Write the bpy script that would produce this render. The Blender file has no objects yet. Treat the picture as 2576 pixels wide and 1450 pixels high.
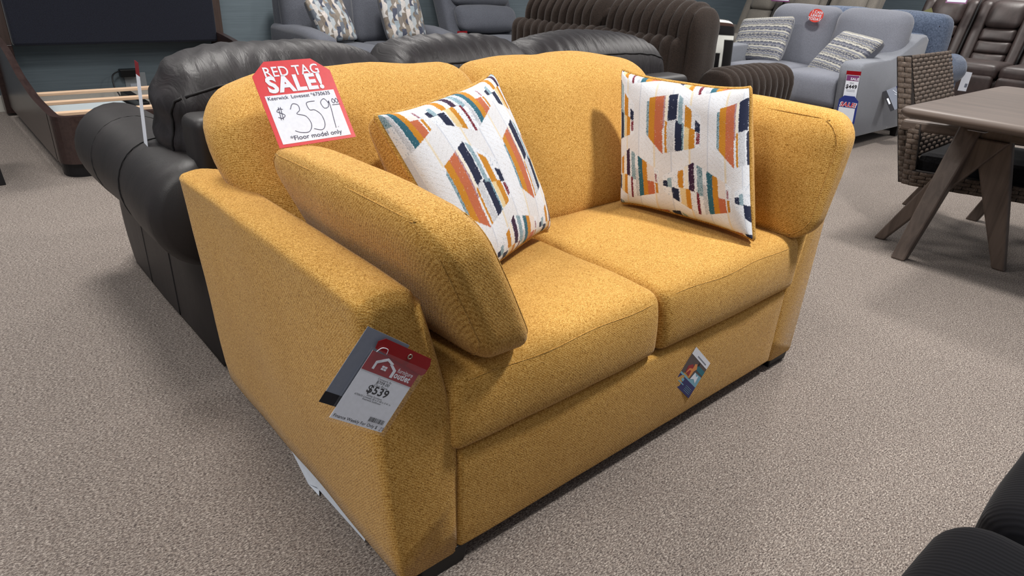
import bpy, math, random
from mathutils import Vector, Matrix, noise
SC = bpy.context.scene
COL = SC.collection
PI = math.pi
rnd = random.Random(7)

# ------------------------------------------------------------------ materials
def lin(c):
    return tuple(((x/255)/12.92 if x/255 <= .04045 else ((x/255+.055)/1.055)**2.4) for x in c)

class NT:
    def __init__(s, name):
        s.m = bpy.data.materials.new(name); s.m.use_nodes = True
        s.t = s.m.node_tree; s.b = s.t.nodes['Principled BSDF']
        s.tc = s.t.nodes.new('ShaderNodeTexCoord').outputs['Object']
    def n(s, typ, ins=None, **kw):
        nd = s.t.nodes.new(typ)
        for k, v in kw.items(): setattr(nd, k, v)
        for k, v in (ins or {}).items():
            if isinstance(v, bpy.types.NodeSocket): s.t.links.new(v, nd.inputs[k])
            else: nd.inputs[k].default_value = v
        return nd
    def map(s, sc, rot=(0, 0, 0), src=None):
        return s.n('ShaderNodeMapping', {'Vector': src or s.tc, 'Scale': sc, 'Rotation': rot}).outputs[0]
    def noise(s, scale, vec=None, detail=2, rough=.5, dist=0):
        return s.n('ShaderNodeTexNoise', {'Vector': vec or s.tc, 'Scale': scale, 'Detail': detail, 'Roughness': rough, 'Distortion': dist}).outputs['Fac']
    def ramp(s, fac, stops, interp='LINEAR'):
        nd = s.n('ShaderNodeValToRGB', {'Fac': fac}); cr = nd.color_ramp; cr.interpolation = interp
        while len(cr.elements) < len(stops): cr.elements.new(.5)
        for e, (p, c) in zip(cr.elements, stops): e.position = p; e.color = (*lin(c), 1)
        return nd.outputs['Color']
    def mix(s, fac, a, b, mode='MIX'):
        nd = s.n('ShaderNodeMix', data_type='RGBA', blend_type=mode)
        for k, v in ((0, fac), (6, a), (7, b)):
            if isinstance(v, bpy.types.NodeSocket): s.t.links.new(v, nd.inputs[k])
            else: nd.inputs[k].default_value = v if k == 0 else (*lin(v), 1)
        return nd.outputs[2]
    def bump(s, h, strength, dist, prev=None):
        ins = {'Height': h, 'Strength': strength, 'Distance': dist}
        if prev: ins['Normal'] = prev
        return s.n('ShaderNodeBump', ins).outputs[0]
    def done(s, color=None, rough=.9, normal=None, sheen=0, spec=.3, **kw):
        for k, v in (('Base Color', color), ('Roughness', rough), ('Normal', normal)):
            if v is None: continue
            if isinstance(v, bpy.types.NodeSocket): s.t.links.new(v, s.b.inputs[k])
            else: s.b.inputs[k].default_value = (*lin(v), 1) if k == 'Base Color' else v
        s.b.inputs['Sheen Weight'].default_value = sheen
        s.b.inputs['Sheen Roughness'].default_value = .4
        s.b.inputs['Specular IOR Level'].default_value = spec
        for k, v in kw.items(): s.b.inputs[k.replace('_', ' ')].default_value = v
        return s.m

def fabric(name, dark, light, scale=300, bstr=.5, sheen=.2, big=.0, rough=.95, bdist=.002):
    n = NT(name)
    f = n.noise(scale, detail=2, dist=.6)
    c = n.ramp(f, [(.34, dark), (.66, light)])
    if big:
        g = n.noise(5, detail=3)
        c = n.mix(n.ramp(g, [(.35, (0, 0, 0)), (.65, (255, 255, 255))]), c, n.mix(big, c, tuple(int(x*.75) for x in dark)))
    return n.done(c, rough, n.bump(f, bstr, bdist), sheen)

def yellow_mat():
    n = NT('mustard chenille')
    wv = n.noise(90, detail=1)
    vec = n.n('ShaderNodeMix', {0: .012}, data_type='VECTOR')
    n.t.links.new(n.tc, vec.inputs[4])
    nc = n.n('ShaderNodeTexNoise', {'Vector': n.tc, 'Scale': 60.0, 'Detail': 1.0}).outputs['Color']
    n.t.links.new(nc, vec.inputs[5])
    v = vec.outputs[1]
    f = n.noise(310, v, detail=1.5, dist=1.2)
    vo = n.n('ShaderNodeTexVoronoi', {'Vector': v, 'Scale': 300.0, 'Randomness': .75}, feature='DISTANCE_TO_EDGE').outputs['Distance']
    h0 = n.n('ShaderNodeMath', {0: f, 1: vo}, operation='ADD').outputs[0]
    w = n.n('ShaderNodeTexWave', {'Vector': n.tc, 'Scale': 92.0, 'Distortion': 3.0, 'Detail': 2.0, 'Detail Scale': 1.5}, bands_direction='DIAGONAL').outputs['Fac']
    w = n.n('ShaderNodeMath', {0: w, 1: .16}, operation='MULTIPLY').outputs[0]
    h = n.n('ShaderNodeMath', {0: h0, 1: w}, operation='ADD').outputs[0]
    h = n.n('ShaderNodeMath', {0: h, 1: .08}, operation='SUBTRACT').outputs[0]
    c = n.ramp(h, [(.38, (136, 96, 40)), (.56, (180, 133, 60)), (.84, (217, 175, 102))])
    g = n.noise(6, n.map((1, 1, .45)), detail=3)
    c = n.mix(n.ramp(g, [(.38, (0, 0, 0)), (.66, (110, 110, 110))]), c, (160, 114, 48))
    return n.done(c, .95, n.bump(h, .5, .0014), .12, .15)

def carpet_mat():
    n = NT('heathered carpet')
    v = n.map((1, 2.1, 1), (0, 0, .12))
    f = n.noise(150, v, detail=3, rough=.75, dist=.5)
    c = n.ramp(f, [(.31, (52, 46, 45)), (.43, (97, 89, 85)), (.53, (133, 124, 117)), (.66, (184, 175, 166))])
    t = n.noise(60, v, detail=2)
    c = n.mix(n.ramp(t, [(.50, (0, 0, 0)), (.70, (120, 120, 120))]), c, (104, 84, 74))
    g = n.noise(1.2, detail=3)
    c = n.mix(n.ramp(g, [(.4, (0, 0, 0)), (.7, (60, 60, 60))]), c, (108, 98, 92))
    return n.done(c, 1, n.bump(f, .6, .004), .05, .05)

def leather(name, col, rough=.42, wr=.35):
    n = NT(name)
    f = n.noise(9, n.map((1, 1, .5)), detail=4, rough=.6, dist=.8)
    g = n.n('ShaderNodeTexVoronoi', {'Vector': n.tc, 'Scale': 420.0}).outputs['Distance']
    c = n.ramp(f, [(.3, tuple(int(x*.85) for x in col)), (.7, tuple(min(255, int(x*1.2)) for x in col))])
    return n.done(c, rough, n.bump(f, wr*.45, .012, n.bump(g, .15, .0008)), 0, .45)

def wood(name, dark, light, rough=.45, axis=0, sc=1.0, spec=.4):
    n = NT(name)
    s = [38*sc, 38*sc, 38*sc]; s[axis] = 2.2*sc
    f = n.noise(1, n.map(tuple(s)), detail=5, rough=.6, dist=.9)
    return n.done(n.ramp(f, [(.3, dark), (.7, light)]), rough, n.bump(f, .15, .002), 0, spec)

def plain(name, col, rough=.6, spec=.4, **kw):
    n = NT(name)
    f = n.noise(140, detail=2)
    c = n.ramp(f, [(.3, tuple(max(0, int(x*.97)) for x in col)), (.7, col)])
    return n.done(c, rough, None, 0, spec, **kw)

def vcol_mat(name, scale=420, bstr=.5):
    n = NT(name)
    a = n.n('ShaderNodeVertexColor', layer_name='pattern').outputs['Color']
    f = n.noise(scale, detail=2)
    c = n.mix(.16, a, n.ramp(f, [(.3, (70, 70, 72)), (.7, (255, 255, 255))]), 'MULTIPLY')
    return n.done(c, .95, n.bump(f, bstr, .0012), .1, .2)

M = {}
M['yellow'] = yellow_mat()
M['carpet'] = carpet_mat()
def wall_mat():
    n = NT('teal grey wall paint')
    f = n.noise(1, n.map((3, 3, 90)), detail=4)
    return n.done(n.ramp(f, [(.3, (100, 112, 119)), (.7, (110, 123, 130))]), .75, n.bump(f, .1, .003), 0, .3)
M['wall'] = wall_mat()
M['baseboard'] = plain('cream baseboard paint', (190, 186, 178), .5)
M['black_leather'] = leather('black brown leather', (27, 23, 23), .52, .35)
def fold_mat():
    n = NT('pleated leather')
    f = n.noise(1, n.map((34, 7, 9), (0, 0, .25)), detail=3, rough=.55, dist=1.2)
    g = n.n('ShaderNodeTexVoronoi', {'Vector': n.tc, 'Scale': 420.0}).outputs['Distance']
    return n.done(n.ramp(f, [(.35, (22, 18, 19)), (.7, (36, 32, 34))]), .5, n.bump(f, .32, .012, n.bump(g, .15, .0008)), 0, .35)
M['leather_fold'] = fold_mat()
M['brown_leather'] = leather('brown leather', (54, 44, 42), .48, .3)
M['seam'] = plain('dark seam thread', (14, 12, 14), .7)
M['navy'] = fabric('navy velvet', (20, 22, 32), (30, 33, 45), 200, .2, .25)
M['bed_wood'] = wood('espresso wood', (44, 32, 31), (60, 46, 43), .28, 1)
M['post_wood'] = wood('walnut post wood', (62, 50, 46), (80, 66, 60), .35, 2)
M['slat_wood'] = wood('pale slat wood', (196, 164, 136), (222, 192, 162), .6, 0)
M['plush'] = fabric('brown corduroy plush', (32, 25, 21), (54, 43, 37), 260, .5, .12, bdist=.003)
M['grey_a'] = fabric('charcoal grey fabric', (78, 80, 88), (98, 101, 110), 220, .25, .25, .15)
M['grey_b'] = fabric('light blue grey fabric', (108, 110, 119), (128, 131, 141), 260, .25, .2, .1)
M['grey_side'] = fabric('light grey fabric', (112, 115, 122), (132, 135, 143), 260, .25, .2, .1)
M['denim'] = fabric('denim blue fabric', (68, 79, 98), (100, 112, 134), 90, .4, .2, .2)
M['beige'] = fabric('taupe suede', (112, 107, 100), (134, 128, 120), 160, .25, .2, .15)
M['taupe_wood'] = wood('weathered taupe wood', (70, 60, 54), (94, 81, 73), .5, 1, .8)
M['taupe_wood_z'] = wood('weathered taupe leg wood', (74, 63, 57), (98, 85, 77), .5, 2, .8)
M['wicker'] = wood('wicker strand', (62, 53, 47), (106, 92, 82), .65, 0, 3, .25)
M['wicker_dark'] = plain('wicker backing', (40, 34, 31), .8)
M['black_fur'] = fabric('black plush', (8, 8, 10), (20, 20, 24), 90, .8, .1)
def cord_mat():
    n = NT('black corduroy')
    w = n.n('ShaderNodeTexWave', {'Vector': n.tc, 'Scale': 36.0, 'Distortion': .6, 'Detail': 1.0}, bands_direction='X').outputs['Fac']
    return n.done(n.ramp(w, [(.3, (4, 4, 8)), (.95, (11, 11, 16))]), .9, n.bump(w, .25, .0015), .05, .15)
M['cord'] = cord_mat()
M['black'] = plain('black wood', (18, 17, 20), .5)
M['plastic_black'] = plain('black plastic', (12, 12, 14), .35)
M['white'] = plain('white paper', (226, 230, 240), .7)
M['white_dim'] = plain('grey white paper', (190, 196, 206), .7)
M['red'] = plain('red card', (206, 44, 52), .45)
M['dark_red'] = plain('dark red vinyl', (140, 14, 24), .35)
M['crimson'] = plain('crimson print', (150, 36, 46), .5)
M['ink'] = plain('black ink', (22, 22, 30), .6)
M['pen'] = plain('navy pen ink', (44, 40, 74), .6)
M['red_pen'] = plain('red pen ink', (204, 60, 84), .6)
M['blue_card'] = plain('royal blue card', (40, 54, 128), .5)
M['navy_card'] = plain('navy card', (36, 40, 98), .5)
M['purple_card'] = plain('purple card', (120, 60, 110), .5)
M['sticker'] = plain('orange red sticker', (222, 72, 60), .45)
M['steel'] = plain('grommet metal', (170, 165, 150), .3, .5, Metallic=.8)
M['grey_card'] = plain('grey card', (120, 126, 140), .5)
M['teal'] = plain('teal print', (40, 110, 124), .6)
M['brown_print'] = plain('brown print', (86, 76, 76), .6)
M['skin_print'] = plain('tan print', (214, 140, 80), .6)
M['lightblue_print'] = plain('light blue print', (120, 170, 190), .6)
M['brass'] = plain('gold card', (150, 146, 96), .5)
M['cream_plastic'] = plain('outlet plastic', (150, 156, 160), .4)
M['panel_white'] = plain('white panel', (196, 206, 210), .6)
def film():
    n = NT('clear plastic sleeve')
    return n.done((235, 238, 245), .15, None, 0, .5, Alpha=.03)
M['film'] = film()
M['pattern'] = vcol_mat('printed brushstroke fabric')
M['pattern_soft'] = vcol_mat('woven stripe fabric', 300, .7)

# ------------------------------------------------------------------ object helpers
def link(name, verts, faces, mat, parent=None, smooth=True, mats=None, midx=None):
    me = bpy.data.meshes.new(name); me.from_pydata([tuple(v) for v in verts], [], faces); me.validate()
    for p in me.polygons: p.use_smooth = smooth
    for m in (mats or [mat]): me.materials.append(m)
    if midx:
        for p, i in zip(me.polygons, midx): p.material_index = i
    o = bpy.data.objects.new(name, me); COL.objects.link(o)
    if parent: o.parent = parent
    return o
def thing(name, label, cat, loc=(0, 0, 0), group=None, mat=None):
    o = bpy.data.objects.new(name, None); COL.objects.link(o); o.empty_display_size = .05
    if mat is not None: o.matrix_world = mat
    else: o.location = loc
    o['label'] = label; o['category'] = cat
    if group: o['group'] = group
    return o
def tag(o, label, cat, group=None):
    o['label'] = label; o['category'] = cat
    if group: o['group'] = group
    return o
def rel(o, parent):
    # geometry was written in world metres: keep it there under a translated parent
    o.parent = parent
    off = parent.matrix_basis.to_translation()
    o.data.transform(Matrix.Translation(-off))
    return o
def dup(root, **kw):
    r = root.copy(); COL.objects.link(r)
    for k, v in kw.items(): r[k] = v
    for ch in list(root.children):
        c = ch.copy(); COL.objects.link(c); c.parent = r
        for g in list(ch.children):
            d = g.copy(); COL.objects.link(d); d.parent = c
    return r

def softbox(c, L, r=.04, n=8, puff=(0, 0, 0), fn=None, nn=None, nr=4):
    """rounded box, centre c, size L; puff bulges each face; fn(p, nrm, uvw) deforms."""
    nn = nn or (n, n, n)
    rs = (r, r, r) if not isinstance(r, tuple) else r
    ax = []
    for a in range(3):
        h = L[a]/2; ra = min(rs[a], h*.999)
        s = [-h + ra*(1-math.cos(i/nr*PI/2)) for i in range(nr+1)]
        m = nn[a]
        s += [-h+ra+(2*h-2*ra)*i/m for i in range(1, m)]
        s += [h - ra*(1-math.cos((nr-i)/nr*PI/2)) for i in range(nr+1)]
        out = []
        for q in s:
            if not out or q-out[-1] > 1e-7: out.append(q)
        ax.append(out)
    N = [len(a)-1 for a in ax]; idx = {}; V = []; F = []
    def vid(i, j, k):
        key = (i, j, k)
        if key in idx: return idx[key]
        p = Vector((ax[0][i], ax[1][j], ax[2][k]))
        q = Vector([max(-(L[a]/2-rs[a]), min(L[a]/2-rs[a], p[a])) for a in range(3)])
        d = Vector([(p[a]-q[a])/max(rs[a], 1e-6) for a in range(3)])
        if i in (0, N[0]) and abs(d.x) < 1e-6: d.x = math.copysign(1, p.x)
        if j in (0, N[1]) and abs(d.y) < 1e-6: d.y = math.copysign(1, p.y)
        if k in (0, N[2]) and abs(d.z) < 1e-6: d.z = math.copysign(1, p.z)
        if d.length > 0: d.normalize()
        p = Vector([q[a]+d[a]*rs[a] for a in range(3)])
        u = Vector([p[a]/(L[a]/2) for a in range(3)])
        for a in range(3):
            if puff[a]:
                b, e = (a+1) % 3, (a+2) % 3
                p[a] += u[a]*puff[a]*max(0, 1-u[b]**2)*max(0, 1-u[e]**2)
        p = p+Vector(c)
        if fn: p = fn(p, d, u)
        idx[key] = len(V); V.append(p); return idx[key]
    for a in range(3):
        b, e = (a+1) % 3, (a+2) % 3
        for side in (0, N[a]):
            for i in range(N[b]):
                for j in range(N[e]):
                    q = []
                    for di, dj in ((0, 0), (1, 0), (1, 1), (0, 1)):
                        t = [0, 0, 0]; t[a] = side; t[b] = i+di; t[e] = j+dj
                        q.append(vid(*t))
                    if side == 0: q.reverse()
                    F.append(tuple(q))
    return V, F
def soft(name, c, L, mat, parent=None, **kw):
    V, F = softbox(c, L, **kw)
    o = link(name, V, F, mat)
    if parent: rel(o, parent)
    return o
def catmull(P, n=6, closed=False):
    P = [Vector(p) for p in P]; out = []
    m = len(P)
    for i in range(m if closed else m-1):
        g = (lambda k: P[k % m]) if closed else (lambda k: P[max(0, min(m-1, k))])
        a, b, c, d = g(i-1), g(i), g(i+1), g(i+2)
        for k in range(n):
            t = k/n
            out.append(.5*((2*b)+(c-a)*t+(2*a-5*b+4*c-d)*t*t+(3*b-a-3*c+d)*t**3))
    if not closed: out.append(P[-1])
    return out
def tube_vf(path, r, n=8, closed=False, taper=None):
    P = [Vector(p) for p in path]; V = []; F = []; m = len(P)
    prev = None
    for i, p in enumerate(P):
        t = (P[(i+1) % m]-P[i-1]) if closed else (P[min(m-1, i+1)]-P[max(0, i-1)])
        t = t.normalized() if t.length else Vector((0, 0, 1))
        if prev is None:
            a = t.orthogonal().normalized()
        else:
            a = prev-t*prev.dot(t)
            a = a.normalized() if a.length > 1e-6 else t.orthogonal().normalized()
        prev = a; b = t.cross(a)
        rr = r*(taper(i/(m-1)) if taper else 1)
        for k in range(n):
            w = 2*PI*k/n; V.append(p+(a*math.cos(w)+b*math.sin(w))*rr)
    for i in range(m if closed else m-1):
        for k in range(n):
            j = (i+1) % m
            F.append((i*n+k, i*n+(k+1) % n, j*n+(k+1) % n, j*n+k))
    if not closed:
        F.append(tuple(range(n-1, -1, -1))); F.append(tuple((m-1)*n+k for k in range(n)))
    return V, F
def tube(name, path, r, mat, parent=None, n=8, closed=False, taper=None):
    V, F = tube_vf(path, r, n, closed, taper)
    o = link(name, V, F, mat)
    if parent: rel(o, parent)
    return o
def snap(path, o, lift=.001):
    from mathutils.bvhtree import BVHTree
    b = BVHTree.FromPolygons([v.co for v in o.data.vertices], [p.vertices[:] for p in o.data.polygons])
    off = o.parent.matrix_basis.to_translation() if o.parent else Vector((0, 0, 0))
    out = []
    for p in path:
        l, n_, i, d = b.find_nearest(Vector(p)-off)
        out.append(l+n_*lift+off)
    return out
def loft(name, rings, mat, parent=None, caps=True, smooth=True, closed=True):
    """rings: equally long closed loops of points."""
    n = len(rings[0]); V = [Vector(p) for r in rings for p in r]; F = []
    for i in range(len(rings)-1):
        for k in range(n if closed else n-1):
            F.append((i*n+k, i*n+(k+1) % n, (i+1)*n+(k+1) % n, (i+1)*n+k))
    if caps:
        F.append(tuple(range(n-1, -1, -1))); F.append(tuple((len(rings)-1)*n+k for k in range(n)))
    o = link(name, V, F, mat, smooth=smooth)
    if parent: rel(o, parent)
    return o
def hexa(name, bot, top, mat, parent=None, bevel=.004):
    """8-corner block: bot 4 pts ccw, top 4 pts ccw."""
    V = list(bot)+list(top)
    F = [(3, 2, 1, 0), (4, 5, 6, 7)]+[(i, (i+1) % 4, 4+(i+1) % 4, 4+i) for i in range(4)]
    o = link(name, V, F, mat, smooth=False)
    if bevel:
        b = o.modifiers.new('bevel', 'BEVEL'); b.width = bevel; b.segments = 2
    if parent: rel(o, parent)
    return o
def box(name, lo, hi, mat, parent=None, bevel=.004):
    (a, b, c), (d, e, f) = lo, hi
    return hexa(name, [(a, b, c), (d, b, c), (d, e, c), (a, e, c)], [(a, b, f), (d, b, f), (d, e, f), (a, e, f)], mat, parent, bevel)
def struct(name, lo, hi, mat, bevel=0):
    o = box(name, lo, hi, mat, None, bevel); o['kind'] = 'structure'; return o

# flat things in a local frame: x right, y up, z towards the reader
def frame(TL, TR, BL):
    TL, TR, BL = Vector(TL), Vector(TR), Vector(BL)
    x = (TR-TL).normalized(); y0 = TL-BL; z = x.cross(y0).normalized(); y = z.cross(x)
    m = Matrix((x, y, z)).transposed().to_4x4(); m.translation = BL
    return m, (TR-TL).length, y0.dot(y)
def plate(name, pts, mat, parent, z=0, th=.0006):
    n = len(pts)
    V = [(x, y, z) for x, y in pts]+[(x, y, z+th) for x, y in pts]
    F = [tuple(range(n-1, -1, -1)), tuple(range(n, 2*n))]+[(i, (i+1) % n, n+(i+1) % n, n+i) for i in range(n)]
    return link(name, V, F, mat, parent, smooth=False)
def rect(name, x0, y0, x1, y1, mat, parent, z=0, th=.0006):
    return plate(name, [(x0, y0), (x1, y0), (x1, y1), (x0, y1)], mat, parent, z, th)
def text(name, items, mat, parent, z=.0012):
    """items: (body, x, y, size, xscale, bold, align, angle)"""
    V = []; F = []
    for it in items:
        body, x, y, size, xs, bold, al = it[:7]; ang = it[7] if len(it) > 7 else 0; shear = it[8] if len(it) > 8 else 0
        cu = bpy.data.curves.new('lettering', 'FONT'); cu.body = body; cu.size = 1; cu.align_x = al
        cu.offset = bold; cu.space_character = 1+bold*2.2; cu.resolution_u = 3; cu.shear = shear
        ob = bpy.data.objects.new('lettering', cu); COL.objects.link(ob)
        bpy.context.view_layer.update()
        me = bpy.data.meshes.new_from_object(ob.evaluated_get(bpy.context.evaluated_depsgraph_get()))
        k = len(V); ca, sa = math.cos(ang), math.sin(ang)
        for v in me.vertices:
            a, b = v.co.x*size*xs, v.co.y*size
            V.append((x+a*ca-b*sa, y+a*sa+b*ca, z))
        for p in me.polygons: F.append(tuple(k+i for i in p.vertices))
        bpy.data.objects.remove(ob); bpy.data.meshes.remove(me); bpy.data.curves.remove(cu)
    return link(name, V, F, mat, parent, smooth=False)
def strokes(name, lines, w, mat, parent, z=.0013, ox=0, oy=0, sc=1):
    V = []; F = []
    for ln in lines:
        P = [(ox+x*sc, oy+y*sc) for x, y in ln]
        if len(P) > 2: P = [(p.x, p.y) for p in catmull([(x, y, 0) for x, y in P], 5)]
        k = len(V)
        for i, (x, y) in enumerate(P):
            a = P[max(0, i-1)]; b = P[min(len(P)-1, i+1)]
            d = Vector((b[0]-a[0], b[1]-a[1])); d = d.normalized() if d.length else Vector((1, 0))
            V.append((x-d.y*w/2, y+d.x*w/2, z)); V.append((x+d.y*w/2, y-d.x*w/2, z))
        for i in range(len(P)-1): F.append((k+2*i, k+2*i+1, k+2*i+3, k+2*i+2))
    return link(name, V, F, mat, parent, smooth=False)

# ------------------------------------------------------------------ camera
yaw, pit, rol = 0.73604, 0.44397, 0.052658
f = Vector((math.sin(yaw)*math.cos(pit), math.cos(yaw)*math.cos(pit), -math.sin(pit)))
r0 = Vector((math.cos(yaw), -math.sin(yaw), 0)); u0 = r0.cross(f)
rr = math.cos(rol)*r0+math.sin(rol)*u0; uu = -math.sin(rol)*r0+math.cos(rol)*u0
cam = bpy.data.objects.new('camera', bpy.data.cameras.new('camera')); COL.objects.link(cam)
m = Matrix((rr, uu, -f)).transposed().to_4x4(); m.translation = (-.5041, -.8494, 1.1981)
cam.matrix_world = m
cam.data.sensor_width = 36; cam.data.lens = 1672.25/2576*36; cam.data.clip_start = .05
SC.camera = cam

# ------------------------------------------------------------------ setting
struct('floor', (-4, -4, -.05), (13, 6.2, 0), M['carpet'])
struct('wall_back', (-4, 5.83, 0), (13, 5.95, 3.2), M['wall'])
struct('wall_right', (11.6, -4, 0), (11.72, 5.83, 3.2), M['wall'])
struct('baseboard_back', (-4, 5.812, 0), (11.6, 5.83, .125), M['baseboard'], .003)

# ------------------------------------------------------------------ mustard loveseat
Y = M['yellow']
LS = thing('loveseat', 'mustard yellow chenille loveseat with flared track arms in the foreground', 'loveseat', (.8, .48, 0))
W_, AB, TO, TI, D_, H_, ZB, ZR = 1.603, .159, .052, .0965, .956, .702, .047, .3145
def wob(p, a=.003, s=7):
    v = noise.noise_vector(p*s); return p+v*a
def arm(mirror):
    def X(x): return W_-x if mirror else x
    rings = []
    ys = [0, .004, .014, .03]+[.03+(D_-.06)*i/24 for i in range(1, 25)]+[D_-.014, D_-.004, D_]
    for y in ys:
        e = 0
        d0 = min(y, D_-y)
        if d0 < .03: e = .03-math.sqrt(max(0, .03**2-(.03-d0)**2))
        pts = []
        zt = H_+.004*math.sin(y*5)
        def xo(z): return -TO*((z-ZB)/(H_-ZB))
        def xi(z):
            if z < ZR: return AB
            t = (z-ZR)/(H_-ZR); return AB-TI*(t**1.35)
        prof = []
        prof += [(xo(ZB)+.012, ZB), (xo(ZB), ZB+.012)]
        for i in range(1, 10): z = ZB+(H_-.025-ZB)*i/9; prof.append((xo(z)-.003*math.sin(PI*i/9), z))
        rt = .02
        for i in range(1, 6):
            w = i/6*PI/2; prof.append((xo(H_)+rt*(1-math.cos(w)), zt-rt+rt*math.sin(w)))
        xt0, xt1 = xo(H_)+rt, xi(H_)-.028
        for i in range(0, 6): t = i/5; prof.append((xt0+(xt1-xt0)*t, zt+.005*math.sin(PI*t)))
        for i in range(1, 6):
            w = i/6*PI/2; prof.append((xt1+.028*math.sin(w), zt-.028+.028*math.cos(w)))
        for i in range(0, 9):
            z = H_-.03-(H_-.03-ZB)*i/8; prof.append((xi(z), z))
        cx = sum(q[0] for q in prof)/len(prof); cz = .38
        # front leans forward a little at mid height
        yy = y
        for (x, z) in prof:
            sx = max(-1, min(1, (x-cx)/.09)); k = e
            nx, nz = x-k*sx*.9, z-k*(.9 if z > H_-.03 else 0)
            p = Vector((X(nx), yy+(.012*(z-ZB)/(H_-ZB) if y < .03 else 0), nz))
            g = noise.noise(Vector((p.x*3+9*mirror, p.y*4, p.z*4)))*.006
            p.x += g*(-1 if mirror else 1)*(.3 if y < .03 else 1)
            pts.append(p)
        if mirror: pts.reverse()
        rings.append(pts)
    # fan caps with an inner ring so the front panel shades smoothly
    o = loft('arm', rings, Y, LS)
    return o
a1 = arm(False); a2 = arm(True)
for a_, mir in ((a1, 0), (a2, 1)):
    def X(x): return W_-x if mir else x
    path = [(X(-TO*t+.004), .012*t-.001, ZB+(H_-.02-ZB)*t) for t in [i/10 for i in range(11)]]
    path += [(X(-TO+.02), .011, H_), (X(AB-TI-.03), .011, H_+.002)]
    path += [(X(AB-TI*(((z-ZR)/(H_-ZR))**1.35)-.004), .012*(z-ZB)/(H_-ZB)-.001, z) for z in (.68, .6, .5, .4, .33)]
# rail, frame
soft('base_rail', ((AB+W_-AB)/2, .075, (ZB+ZR)/2), (W_-2*AB+.02, .15, ZR-ZB), Y, LS, r=.012, nn=(24, 3, 5), puff=(0, .008, 0),
     fn=lambda p, d, u: wob(p, .0015, 9))
soft('seat_deck', (W_/2, .5, .2), (W_-2*AB+.02, .8, .22), Y, LS, r=.01, n=2)
soft('back_frame', (W_/2, .87, .38), (W_-.06, .15, .64), Y, LS, r=.03, n=6)
for i, (fx, fy) in enumerate(((.115, .05), (W_-.05, .06), (.115, .9), (W_-.05, .9))):
    s = .055
    hexa('foot', [(fx-s, fy-s*.8, 0), (fx+s, fy-s*.8, 0), (fx+s, fy+s*.8, 0), (fx-s, fy+s*.8, 0)],
         [(fx-s-.008, fy-s*.8-.004, ZB+.01), (fx+s+.008, fy-s*.8-.004, ZB+.01), (fx+s+.008, fy+s, ZB+.01), (fx-s-.008, fy+s, ZB+.01)], M['black'], LS)
# seat cushions
mid = W_/2-.02
for k, (x0, x1) in enumerate(((AB-.035, mid-.004), (mid+.004, W_-AB+.035))):
    cx = (x0+x1)/2; L = (x1-x0, .60, .182)
    def fn(p, d, u, x0=x0, x1=x1):
        t = (p.z-ZR)/.18
        if u.y < 0:   # front face: softly rolled upper edge
            p = p+Vector((0, .018*max(0, t)**3*(1 if u.y < -.8 else 0), 0))
        if u.z > .5: p.z += .004*noise.noise(p*6)+.006*math.sin((p.x-x0)/(x1-x0)*PI)
        # narrow with the flared arm
        return wob(p, .002, 8)
    c = soft('seat_cushion', (cx, .29, ZR+.094), L, Y, LS, r=(.03, .035, .03), nn=(14, 12, 5), puff=(.006, .012, .018), fn=fn)
    for zz in (ZR+.166,):
        tube('cushion_seam', snap([(x0+.012+(x1-x0-.024)*i/16, -.0145+(.014 if zz > .4 else .005)-.006*math.sin(i/16*PI), zz+.004*math.sin(i*.8)) for i in range(17)], c, .0002), .0011, M['yellow'], LS, 5)
# back cushions: plump, leaning back, overhanging the frame
for k, (x0, x1) in enumerate(((.03, .77), (.785, 1.575))):
    cx = (x0+x1)/2; w = x1-x0
    def fn(p, d, u, k=k, x0=x0, x1=x1):
        z = p.z; t = (z-.47)/.5
        p.y += .24*max(0, t)                      # lean
        # rounded shoulders
        sx = (p.x-cx)/(w/2)
        if sx < 0 and k == 0: p.z -= .05*(-sx)**3*max(0, t)
        if sx > 0 and k == 1: p.z -= .02*sx**3*max(0, t)
        if k == 0:
            p.z += .004*math.sin(sx*9)*max(0, t)**3
            # bottom of the left cushion bulges outward over the arm
            if sx < 0: p.x += (-.03*math.sin(PI*min(1, max(0, t)))+.13*(1-min(1, max(0, t)*1.25))**1.3)*(-sx)**2
        else:
            p.z += .010*math.exp(-((sx-.25)/.3)**2)*max(0, t)**3-.005*math.exp(-((sx+.15)/.12)**2)*max(0, t)**3
            if sx > 0: p.x -= .05*(1-min(1, max(0, t)*1.5))*sx**2
        g = noise.noise(Vector((p.x*5+k*7, p.y*4, p.z*4)))
        p += Vector((0, .010*g, .006*g))
        return p
    soft('back_cushion', (cx, .635, .70), (w, .22, .48), Y, LS, r=(.06, .10, .075), nn=(16, 4, 12), puff=(.02, .055, .012), fn=fn, nr=6)

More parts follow.
